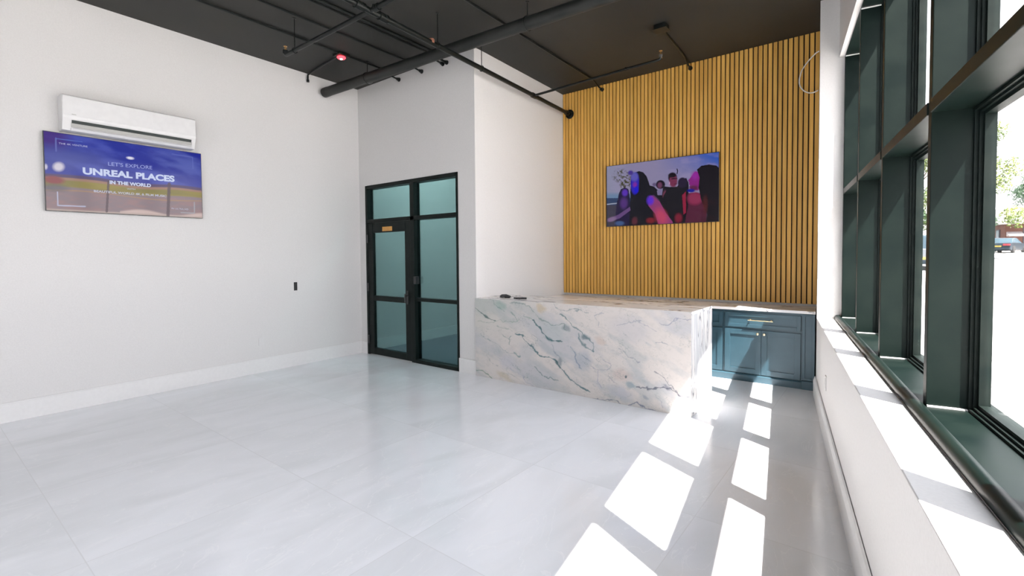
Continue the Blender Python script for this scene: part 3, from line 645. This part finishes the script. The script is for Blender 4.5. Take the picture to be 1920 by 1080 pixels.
# ------------------------------------------------------------------ blue base cabinets
CF = 6.43
def shaker(mb, x0, x1, z0, z1, y, rail=.06, d=.02):
    """frame and recessed panel, front face at y"""
    mb.box(x0, x0+rail, y, y+d, z0, z1).box(x1-rail, x1, y, y+d, z0, z1)
    mb.box(x0+rail, x1-rail, y, y+d, z0, z0+rail).box(x0+rail, x1-rail, y, y+d, z1-rail, z1)
    mb.box(x0+rail-.002, x1-rail+.002, y+.010, y+d, z0+rail-.002, z1-rail+.002); return mb
def pull(parent, x0, x1, y, z):
    h = MB().tube([(x0-.012, y-.032, z), (x1+.012, y-.032, z)], .0065)
    for x in (x0+.01, x1-.01): h.tube([(x, y, z), (x, y-.032, z)], .006).lathe([(.011, 0), (.011, -.004)], (x, y, z), (0, 1, 0))
    h.build('handle', M['gold'], parent, smooth=True)
def knob(parent, x, y, z):
    MB().lathe([(.007, 0), (.007, -.012), (.015, -.016), (.0165, -.022), (.013, -.028), (.002, -.030)], (x, y, z), (0, 1, 0)).build('knob', M['gold'], parent, smooth=True)
def cabinet(x0, x1, label, doors=2):
    t = thing('base_cabinet', label, 'cabinet', ((x0+x1)/2, 6.73, 0), 'blue base cabinets behind the counter')
    b = MB().box(x0, x1, CF+.02, 7.03, .09, .879)
    b.box(x0, x1, CF+.012, CF+.02, .09, .879)
    b.build('carcass', M['cab'], t)
    MB().prism([(CF-.014, 0), (CF-.014, .075), (CF-.004, .090), (CF+.02, .092), (CF+.02, 0)], x0, x1, lambda y, z, x: Vector((x, y, z))).build('plinth', M['cab'], t)
    q = shaker(MB(), x0+.020, x1-.008, .668, .848, CF-.008, .042).build('drawer', M['cab'], t, bevel=.0015)
    pull(q, (x0+x1)/2-.125, (x0+x1)/2+.125, CF-.008, .765)
    n = doors; w = (x1-x0-.028)/n
    for i in range(n):
        a = x0+.020+i*w
        dd_ = shaker(MB(), a+.0015, a+w-.0015, .100, .642, CF-.008, .062).build('door', M['cab'], t, bevel=.0015)
        knob(dd_, a+w-.036 if i == 0 else a+.036, CF-.008, .600)
    return t
cabinet(-1.612, -.752, 'blue shaker base cabinet beside the window wall, brass drawer bar and two knobs')
cabinet(-2.472, -1.612, 'blue shaker base cabinet partly hidden behind the right end of the counter')
cabinet(-3.332, -2.472, 'blue shaker base cabinet hidden behind the middle of the counter')
cabinet(-4.192, -3.332, 'blue shaker base cabinet at the left end of the row behind the counter')
pf = thing('cabinet_pilaster', 'blue corner pilaster with recessed panel closing the cabinet row at the window wall', 'cabinet post', (-.685, 6.7, 0))
MB().box(-.752, -.645, CF+.012, 7.0, 0, .879).build('post', M['cab'], pf)
q = shaker(MB(), -.746, -.622, .105, .870, CF-.010, .028, .024); q.build('front_panel', M['cab'], pf, bevel=.0015)
MB().box(-.750, -.618, CF-.022, CF+.02, 0, .100).build('foot_block', M['cab'], pf, bevel=.003)
wt = MB().prism([(-4.29, CF-.025), (-.616, CF-.025), (-.668, 7.03), (-4.325, 7.03)], .880, .912)
tag(wt.build('worktop', M['marble_top'], bevel=.002), 'pale marble worktop running over the blue cabinets below the slats', 'worktop')

# ------------------------------------------------------------------ air conditioner
ac = thing('air_conditioner', 'white wall mounted split air conditioner directly above the left television', 'air conditioner', LW(1.67, 0, 2.89))
ay0, ay1, az = 1.075, 2.265, 2.888
pf_ = [(0, .0), (0, .352), (.165, .352), (.186, .345), (.196, .325), (.203, .20), (.203, .135), (.200, .118), (.150, .0)]
def mpA(o, z, y): return LW(y, o, az+z)
MB().prism(pf_, ay0, ay1, mpA).build('body', M['ac'], ac, bevel=.006, segs=3)
MB().prism([(.2035, .140), (.2055, .142), (.2065, .335), (.196, .338)], ay0+.006, ay1-.006, mpA).build('front_cover', M['ac'], ac, bevel=.001)
MB().prism([(.175, .040), (.196, .095), (.2, .098), (.2015, .095), (.180, .038)], ay0+.07, ay1-.05, mpA).build('air_outlet', M['acdark'], ac)
MB().prism([(.182, .036), (.1965, .066), (.200, .066), (.186, .033)], ay0+.065, ay1-.045, mpA).build('grille_vane', M['acvane'], ac)
MB().prism([(.155, .004), (.186, .022), (.190, .018), (.160, -.004)], ay0+.065, ay1-.045, mpA).build('louver', M['ac'], ac, bevel=.001)
MB().prism([(.2055, .150), (.2068, .150), (.2068, .158), (.2058, .158)], ay0+.07, ay0+.105, mpA).build('badge', M['acvane'], ac)

# ------------------------------------------------------------------ wall fittings
def plate(M4, name, label, cat, c, sz, ma, slots=None):
    t = thing(name, label, cat, M4(c[0], 0, c[1]))
    MB().box(c[0]-sz[0]/2, c[0]+sz[0]/2, 0, .006, c[1], c[1]+sz[1], M4).build('cover_plate', ma, t, bevel=.002)
    return t
t = plate(mpL, 'light_switch', 'narrow black switch on the left wall near the glazed door', 'switch', (3.572, 1.095), (.050, .120), M['blackplastic'])
MB().box(3.560, 3.584, .006, .011, 1.12, 1.185, mpL).build('rocker', M['blackplastic'], t, bevel=.002)
def outlet(M4, label, a, z, sgn=1):
    t = thing('wall_outlet', label, 'outlet', M4(a, 0, z))
    MB().box(a-.036, a+.036, 0, sgn*.006, z, z+.115, M4).build('cover_plate', M['wallplate'], t, bevel=.002)
    for k in (0, 1): MB().box(a-.017, a+.017, sgn*.006, sgn*.009, z+.020+k*.042, z+.053+k*.042, M4).build('socket', M['wallplate'], t, bevel=.001)
outlet(mpL, 'white power outlet low on the left wall, left of the black switch', 3.065, .370)
outlet(WG, 'white power outlet on the low wall under the windows', 4.66, .468, -1)
cb_pts = [(-.668, 4.03), (-.715, 4.005), (-.785, 3.935), (-.845, 3.845), (-.868, 3.755), (-.868, 3.67), (-.835, 3.600), (-.785, 3.558), (-.73, 3.545), (-.675, 3.562)]
cpt = []
for i in range(len(cb_pts)-1):
    p0, p1, p2, p3 = [Vector(cb_pts[max(0, min(len(cb_pts)-1, i+j))]) for j in (-1, 0, 1, 2)]
    for k in range(5):
        u = k/5; q = .5*((2*p1)+(-p0+p2)*u+(2*p0-5*p1+4*p2-p3)*u*u+(-p0+3*p1-3*p2+p3)*u**3); cpt.append((q.x, 6.97+.01*math.sin(i), q.y))
cpt.append((-.675, 6.97, 3.562))
tag(MB().tube(cpt, .0075, 8).build('loose_cable', M['cable'], smooth=True), 'loop of white cable hanging on the slats near the ceiling by the window pier', 'cable')

# ------------------------------------------------------------------ pipes under the ceiling
def xs(y): return -4.19+(6.95-y)*.066
ZS = 3.928
sp = thing('sprinkler_pipe', 'thin dark sprinkler pipe running along the room to the slat wall, with two branches', 'sprinkler pipe', (xs(3), 3, ZS))
MB().tube([(xs(y), y, ZS) for y in (-3.3, 0, 2.85, 7.004)], .029, 16).build('pipe_run', M['pipe'], sp, smooth=True)
def coupling(x, y, z, d, r=.041, l=.05):
    q = MB().tube([Vector((x, y, z))-Vector(d)*l, Vector((x, y, z))+Vector(d)*l], r, 14)
    u = Vector(d).cross(Vector((0, 0, 1))).normalized()
    for s in (-1, 1): q.tube([Vector((x, y, z))+u*s*(r+.004)-Vector((0, 0, .012)), Vector((x, y, z))+u*s*(r+.004)+Vector((0, 0, .012))], .011, 8)
    q.build('coupling', M['pipe'], sp, smooth=True)
yd = Vector((-.066, 1, 0)).normalized(); xd = Vector((1, 0, 0))
for y in (2.74, 3.02): coupling(xs(y), y, ZS, yd)
coupling(xs(5.85), 5.85, ZS, yd, .038, .045); coupling(xs(6.90), 6.90, ZS, yd, .040, .03)
coupling(xs(2.87)+.10, 2.865, ZS, xd, .034, .03)
MB().lathe([(.075, 0), (.075, .014), (.042, .016), (.042, .045)], (xs(7.0), 7.004, ZS), (0, -1, 0)).build('wall_flange', M['pipe'], sp, smooth=True)
def head(x, y, z):
    o = MB().lathe([(.010, 0), (.014, .004), (.014, .026), (.008, .028), (.008, .044), (.020, .046), (.020, .050), (.005, .053)], (x, y, z), (0, 0, 1)).build('sprinkler_head', M['brass'], sp, smooth=True)
def branch(x0, x1, y0, y1, r):
    dx = 1 if x1 > x0 else -1
    el = arc((x1, y1, ZS+.03), .03, -PI/2, 0, 6, (dx, 0, 0), (0, 0, 1))
    MB().tube([(x0, y0, ZS), ((x0+x1)/2, (y0+y1)/2, ZS)]+el, r, 14).build('branch_pipe', M['pipe'], sp, smooth=True)
    tip = el[-1]; MB().tube([tip-Vector((0, 0, .015)), tip+Vector((0, 0, .025))], r*1.3, 12).build('reducer', M['bigpipe'] if r > .02 else M['chrome'], sp, smooth=True)
    head(tip.x, tip.y, tip.z+.022)
branch(xs(2.87), -5.51, 2.865, 2.865, .023); branch(xs(5.85), -2.20, 5.85, 5.745, .017)
MB().tube([(xs(2.87), 2.865, ZS), (-1.4, 2.80, ZS)], .023, 14).build('branch_pipe', M['pipe'], sp, smooth=True)
MB().lathe([(.034, -.02), (.034, .02), (.026, .03)], (xs(3.70), 3.70, ZS+.012), (0, 0, 1)).build('brass_fitting', noisy('red_brass', (.20, .08, .05), (.32, .15, .09), 20, .4), sp, smooth=True)
def hanger(x, y, r=.034, parent=sp, z=ZS, rod=.005):
    MB().tube([(x, y, z+r), (x, y, H)], rod, 8).lathe([(.022, 0), (.022, .006)], (x, y, H-.006)).build('hanger_rod', M['pipe'], parent, smooth=True)
    MB().tube(arc((x, y, z), r, 0, 2*PI, 20, (1, 0, 0) if parent is sp and abs(r-.034) < .001 else (0, 1, 0), (0, 0, 1)), .0045, 6, False).build('hanger_ring', M['pipe'], parent, smooth=True)
hanger(xs(4.6), 4.6); hanger(xs(3.80), 3.80); hanger(xs(1.2), 1.2)
hanger(-5.33, 2.865, .029); coupling(-2.62, 5.768, ZS, Vector((1, -.05, 0)).normalized(), .022, .018)

ZB = 4.06
def yb(x): return 4.07+(x+6.72)*.046
bp_ = thing('large_pipe', 'large dark pipe crossing below the ceiling with a capped left end', 'pipe', (-3.5, 4.2, ZB))
MB().tube([(x, yb(x), ZB) for x in (-6.70, -4, -.40)], .068, 28).build('pipe_run', M['bigpipe'], bp_, smooth=True)
MB().tube([(-6.725, yb(-6.72), ZB), (-6.64, yb(-6.64), ZB)], .071, 28).build('end_cap', M['bigpipe'], bp_, smooth=True)
for x in (-5.72, -3.06, -1.0):
    hanger(x, yb(x), .074, bp_, ZB, .006)
MB().tube(arc((-5.70, yb(-5.7), ZB), .0745, -1.9, -.6, 8, (0, 1, 0), (0, 0, 1)), .0045, 6).build('clamp_band', M['chrome'], bp_, smooth=True)

def conduit(label, x0, y0, x1, y1, hook=True, r=.012):
    t = thing('conduit', label, 'conduit', ((x0+x1)/2, (y0+y1)/2, H))
    z = H-.016; a = Vector((x0, y0, z)); b = Vector((x1, y1, z)); d = (b-a).normalized()
    dz = lambda k, h: b-d*k-Vector((0, 0, h))
    pts = [a, (a+b)/2]+([dz(.34, 0), dz(.27, .006), dz(.20, .030), dz(.13, .052), dz(.07, .060), dz(0, .062)] if hook else [b])
    MB().tube(pts, r, 10).build('tube', M['pipe'], t, smooth=True)
    if hook:
        MB().tube([dz(.045, .061), dz(.012, .062)], .021, 12).tube([dz(.012, .062), dz(0, .062)], .03, 12).build('end_fitting', M['pipe'], t, smooth=True)
    return t
conduit('thin ceiling conduit nearest the left wall, ending above the door', -5.62, Y0+.1, -5.75, YD)
conduit('thin ceiling conduit crossing behind the left sprinkler branch, second from left', -5.10, Y0+.1, -5.25, YD)
conduit('left one of the paired ceiling conduits beside the sprinkler pipe', -4.72, Y0+.1, -4.82, YD)
conduit('right one of the paired ceiling conduits beside the sprinkler pipe', -4.64, Y0+.1, -4.745, YD, r=.015)
conduit('thin ceiling conduit crossing above the large pipe to the slat wall', -3.36, Y0+.1, -3.595, 7.006)
jb = thing('junction_box', 'square dark junction box on the ceiling above the slat wall', 'junction box', (-2.13, 5.66, H-.05))
MB().box(-2.20, -2.06, 5.59, 5.72, H-.055, H).build('box', M['pipe'], jb, bevel=.004)
MB().box(-2.215, -2.045, 5.575, 5.735, H-.062, H-.055).build('cover', M['pipe'], jb, bevel=.002)
conduit('short ceiling conduit from the junction box to the slat wall', -2.135, 5.73, -2.215, 7.006)
al = thing('exit_alarm', 'small ceiling box glowing red, near the left sprinkler branch', 'alarm light', (-5.78, 3.74, H-.06))
MB().box(-5.86, -5.70, 3.67, 3.83, H-.035, H).build('box', M['pipe'], al, bevel=.004)
MB().lathe([(.050, 0), (.058, -.012), (.046, -.026), (.024, -.032)], (-5.78, 3.75, H-.033), (0, 0, 1)).build('red_lens', M['lens'], al, smooth=True)['label'] = 'glowing red lens'
MB().lathe([(.02, 0), (.016, -.01), (.004, -.014)], (-5.775, 3.745, H-.064), (0, 0, 1)).build('lamp', M['lenswhite'], al, smooth=True)
t = thing('conduit', 'thin conduit from the red ceiling light to the left wall', 'conduit', (-6.3, 3.75, H))
zz = H-.02; xe = LW(3.82, .015, 0).x
MB().tube([(-5.86, 3.74, zz), (-6.60, 3.80, zz), (xe-.03+.06, 3.812, zz-.01), (xe+.012, 3.82, zz-.03), (xe+.008, 3.82, zz-.09)], .013, 10).build('tube', M['pipe'], t, smooth=True)
MB().tube([(xe+.012, 3.82, zz-.075), (xe+.012, 3.82, zz-.11)], .020, 10).build('end_fitting', M['pipe'], t, smooth=True)

# ------------------------------------------------------------------ street outside
def gz(s): return -.12+.026*max(0, s-3)
def road(name, t0, t1, z, ma, s0=-12, s1=110):
    q = MB(); ss = [s0, 3, 20, 40, 60, 80, s1]
    vs = []; fs = []
    for i, s in enumerate(ss):
        for t in (t0, t1):
            for h in (z, z-.3): vs.append(W(s, t, gz(s)+h))
    for i in range(len(ss)-1):
        a = 4*i; fs += [(a, a+4, a+6, a+2), (a+1, a+3, a+7, a+5), (a, a+1, a+5, a+4), (a+2, a+6, a+7, a+3)]
    fs += [(0, 2, 3, 1), (4*len(ss)-4, 4*len(ss)-3, 4*len(ss)-1, 4*len(ss)-2)]
    return q.add(vs, fs)
struct('ground_sidewalk', road('', .512, 5.75, 0, None), M['concrete'])
struct('ground_road', road('', 5.75, 14.2, -.12, None), M['asphalt'])
struct('ground_far', road('', 14.2, 60, -.02, None), M['concrete'])
ys_ = MB()
for t0 in (10.7, 10.95): ys_.box(-12, 3, t0, t0+.12, -.4, -.235, W)
q = road('', 10.7, 10.82, -.114, None); q2 = road('', 11.0, 11.12, -.114, None); q.add(q2.v, q2.f)
struct('trim_3', q, M['yellow'])
jt = MB()
for s in np.arange(-2, 40, 1.6): jt.box(s, s+.018, .5, 5.7, gz(s)-.01, gz(s)+.0025, W)
jt.box(-2, 3, 3.0, 3.018, gz(0)-.01, gz(0)+.0025, W)
struct('trim_4', jt, M['asphalt'])

def car(label, s, t, z, heading, paint, kind='sedan', L=4.5, wd_=1.8, ht=1.42):
    o = thing('car' if kind == 'sedan' else 'pickup_truck', label, 'car' if kind == 'sedan' else 'truck', W(s, t, z))
    c_ = W(s, t, z); fx = (DD*math.cos(heading)+NN*math.sin(heading)); fy = Vector((-fx.y, fx.x, 0))
    mp = lambda x, zz_, y: c_+fx*x+fy*y+Vector((0, 0, zz_))
    h = L/2
    if kind == 'sedan':
        low = [(-h, .38), (-h+.02, .72), (-h+.12, .93), (-h+.9, .98), (h-1.25, .92), (h-.25, .78), (h, .6), (h, .32), (h-.2, .22), (-h+.2, .22)]
        cab_ = [(-h+.55, .94), (-h+1.25, ht-.03), (-h+1.8, ht), (h-2.1, ht-.02), (h-1.25, .90)]
    else:
        low = [(-h, .5), (-h, 1.15), (h-1.6, 1.15), (h-.1, 1.05), (h, .8), (h, .45), (-h+.1, .45)]
        cab_ = [(-h+1.6, 1.12), (-h+1.75, ht-.05), (-h+2.1, ht), (h-2.2, ht), (h-1.5, 1.12)]
    MB().prism(low, -wd_/2, wd_/2, mp).build('body', paint, o, bevel=.05, segs=3)
    cb = MB(); n = len(cab_); ins = .16
    vs = []
    for sy in (-1, 1):
        for x, zz_ in cab_: vs.append(mp(x, zz_, sy*(wd_/2-.04-(ins if zz_ > 1.2 else 0))))
    cb.add(vs, [tuple(range(n)), tuple(range(2*n-1, n-1, -1))]+[(i, (i+1) % n, n+(i+1) % n, n+i) for i in range(n)])
    cb.build('cabin', M['carglass'], o, bevel=.04)
    rf = MB().prism([(cab_[1][0]+.1, ht-.05), (cab_[1][0]+.35, ht+.012), (cab_[3][0]-.1, ht+.012), (cab_[3][0]+.1, ht-.05)], -wd_/2+.22, wd_/2-.22, mp); rf.build('roof', paint, o, bevel=.01)
    for x in (-h+.85, h-.85):
        for y in (-wd_/2+.06, wd_/2-.06):
            MB().lathe([(.16, -.11), (.31, -.11), (.33, -.07), (.33, .07), (.31, .11), (.16, .11)], mp(x, .33, y), fy, 24).build('wheel', M['tyre'], o, smooth=True)
    for y in (-1, 1):
        MB().box(-h-.015, -h+.05, y*(wd_/2-.28)-.25, y*(wd_/2-.28)+.25, .68, .84, lambda a, b, c: mp(a, c, b)).build('tail_light', M['red'], o, bevel=.02)
    MB().box(-h-.02, -h+.02, -.26, .26, .55, .69, lambda a, b, c: mp(a, c, b)).build('licence_plate', M['plate'], o)
    MB().box(-h-.04, -h+.1, -wd_/2+.05, wd_/2-.05, .30, .50, lambda a, b, c: mp(a, c, b)).build('bumper', M['cardark'], o, bevel=.03)
    return o
car('dark sedan with red tail light parked beside the brick building', 64.6, 18.9, gz(64.6)-.03, .55, M['cardark'])
car('dark car parked half hidden behind the window frame, left of the sedan', 70.0, 19.0, gz(70)-.03, .2, M['cardark'])
car('silver pickup truck with yellow plate parked at the near kerb', 36.6, 6.75, gz(36)-.12, .02, M['carsilver'], 'pickup', 5.2, 1.95, 1.95)

bd = thing('brick_building', 'low brick shop building with pale sloping canopy roof across the street', 'building', W(76, 26, gz(76)))
MB().box(71.7, 92, 20.9, 36, gz(71)-.5, 4.7, W).build('wall', M['brick'], bd)
fa = [(-.9, 4.45), (-.9, 4.62), (.4, 6.3), (3, 6.3), (3, 4.45)]
MB().prism([(19.9, 4.50), (19.9, 4.72), (20.9, 6.35), (36, 6.35), (36, 4.50)], 70.8, 93, lambda t, z, s: W(s, t, z)).build('roof', M['parapet'], bd, bevel=.03)
for s0, s1, z0, z1 in ((73.0, 74.0, 1.9, 4.0), (76.0, 78.5, 2.6, 4.0), (80.0, 83.0, 2.6, 4.0)):
    f = MB().box(s0, s1, 20.82, 20.95, z0, z1, W).build('window', M['darkvoid'], bd); MB().box(s0+.1, s1-.1, 20.80, 20.83, z0+.1, z1-.1, W).build('pane', M['carglass'], f)
for t0, t1 in ((22.3, 23.6), (25.0, 27.0)):
    f = MB().box(71.62, 71.75, t0, t1, 2.0, 4.1, W).build('window', M['darkvoid'], bd); MB().box(71.60, 71.63, t0+.1, t1-.1, 2.1, 4.0, W).build('pane', M['carglass'], f)
MB().prism([(0, 0), (0, .5), (-.8, .1), (-.8, 0)], 21.0, 22.2, lambda a, z, t: W(71.7+a, t, 3.2+z)).build('awning', M['parapet'], bd)

def tree(label, s, t, h, r, ma, nl, cz, name='tree', seed=0, gp=None):
    rn = random.Random(seed); o = thing(name, label, 'tree', W(s, t, gz(s)), gp)
    b = W(s, t, gz(s)-.1)
    tk = MB().tube([b, b+Vector((.1, .05, h*.3)), b+Vector((0, .1, h*.6)), b+Vector((.1, 0, h*.85))], [.22, .18, .12, .05], 10)
    for k in range(7):
        a = rn.random()*2*PI; z = h*(.35+.4*rn.random()); st_ = b+Vector((.05, .05, z)); e = st_+Vector((math.cos(a)*r*.7, math.sin(a)*r*.7, h*.15))
        tk.tube([st_, (st_+e)/2+Vector((0, 0, .2)), e], [.08, .05, .02], 6)
    tk.build('trunk', M['bark'], o, smooth=True)
    lf_ = MB(); cl = [(rn.gauss(0, .5), rn.gauss(0, .5), rn.uniform(-1, 1)) for _ in range(26)]
    for i in range(nl):
        cx_, cy_, cz_ = rn.choice(cl); d = Vector((rn.gauss(0, 1), rn.gauss(0, 1), rn.gauss(0, 1))); d = d.normalized()*rn.random()**.4*r*.34
        q = b+Vector((cx_*r, cy_*r, h*cz+cz_*h*(1-cz)*.9))+d
        u = Vector((rn.gauss(0, 1), rn.gauss(0, 1), rn.gauss(0, 1))).normalized(); v_ = u.orthogonal().normalized(); z_ = .10+.10*rn.random()
        lf_.add([q-u*z_, q-v_*z_*.5, q+u*z_, q+v_*z_*.5], [(0, 1, 2, 3)])
    lf_.build('foliage', ma, o)
    return o
tree('tall yellow green tree standing left of the brick building', 67.0, 16.6, 13.5, 3.3, M['leaf1'], 9000, .60, seed=1)
tree('dark green lower tree in front of the tall one, left of the parked sedan', 60.0, 14.9, 5.6, 1.9, M['leaf2'], 5000, .55, seed=2)
tree('leafy green tree far up the street above the pickup truck', 83.0, 15.9, 17.0, 3.9, M['leaf1'], 9000, .58, seed=3)
tree('bushy dark green tree farthest up the street, low behind the pickup truck', 99.0, 16.6, 9.5, 3.2, M['leaf2'], 6000, .45, seed=4)
tree('dark treetop showing above the roof of the brick building', 99, 32.5, 10.6, 3.2, M['leaf2'], 7000, .80, seed=5)
pl = thing('utility_pole', 'wooden utility pole carrying the wires beyond the kerb tree', 'pole', W(104, 14.9, gz(104)))
MB().tube([W(104, 14.9, gz(104)-.2), W(104, 14.9, 16)], [.16, .11], 12).build('post', M['bark'], pl, smooth=True)
MB().box(-1.1, 1.1, -.06, .06, 14.9, 15.05, lambda a, b, c: W(104+b, 14.9+a, c)).build('crossarm', M['bark'], pl)
def wire(label, a, b, sag=.5, r=.02):
    a, b = Vector(a), Vector(b)
    pts = [a.lerp(b, i/16)-Vector((0, 0, sag*4*(i/16)*(1-i/16))) for i in range(17)]
    tag(MB().tube(pts, r, 6).build('overhead_wire', M['tyre'], smooth=True), label, 'wire', 'overhead wires above the street')
wire('black overhead wire sweeping high past the window', W(104, 14.6, 15.0), W(-5, 3.2, 5.6), .9)
wire('black overhead wire crossing the sky above the street, the middle one', W(104, 15.3, 15.0), W(2, 11.5, 9.0), .8)
wire('black overhead wire low above the brick building', W(104, 14.9, 12.5), W(8, 12.4, 6.6), .6, .015)
sl_ = thing('street_lamp', 'street lamp head on a pole at the far side of the street', 'street lamp', W(33, 14.6, gz(33)))
MB().tube([W(33, 14.6, gz(33)-.1), W(33, 14.6, 8.0), W(33.3, 13.6, 8.9), W(34, 11.6, 9.0)], [.10, .07, .05, .04], 10).build('post', M['bead'], sl_, smooth=True)
MB().box(34.0, 34.35, 10.4, 11.6, 8.88, 9.02, W).build('lamp_head', M['bead'], sl_, bevel=.04)
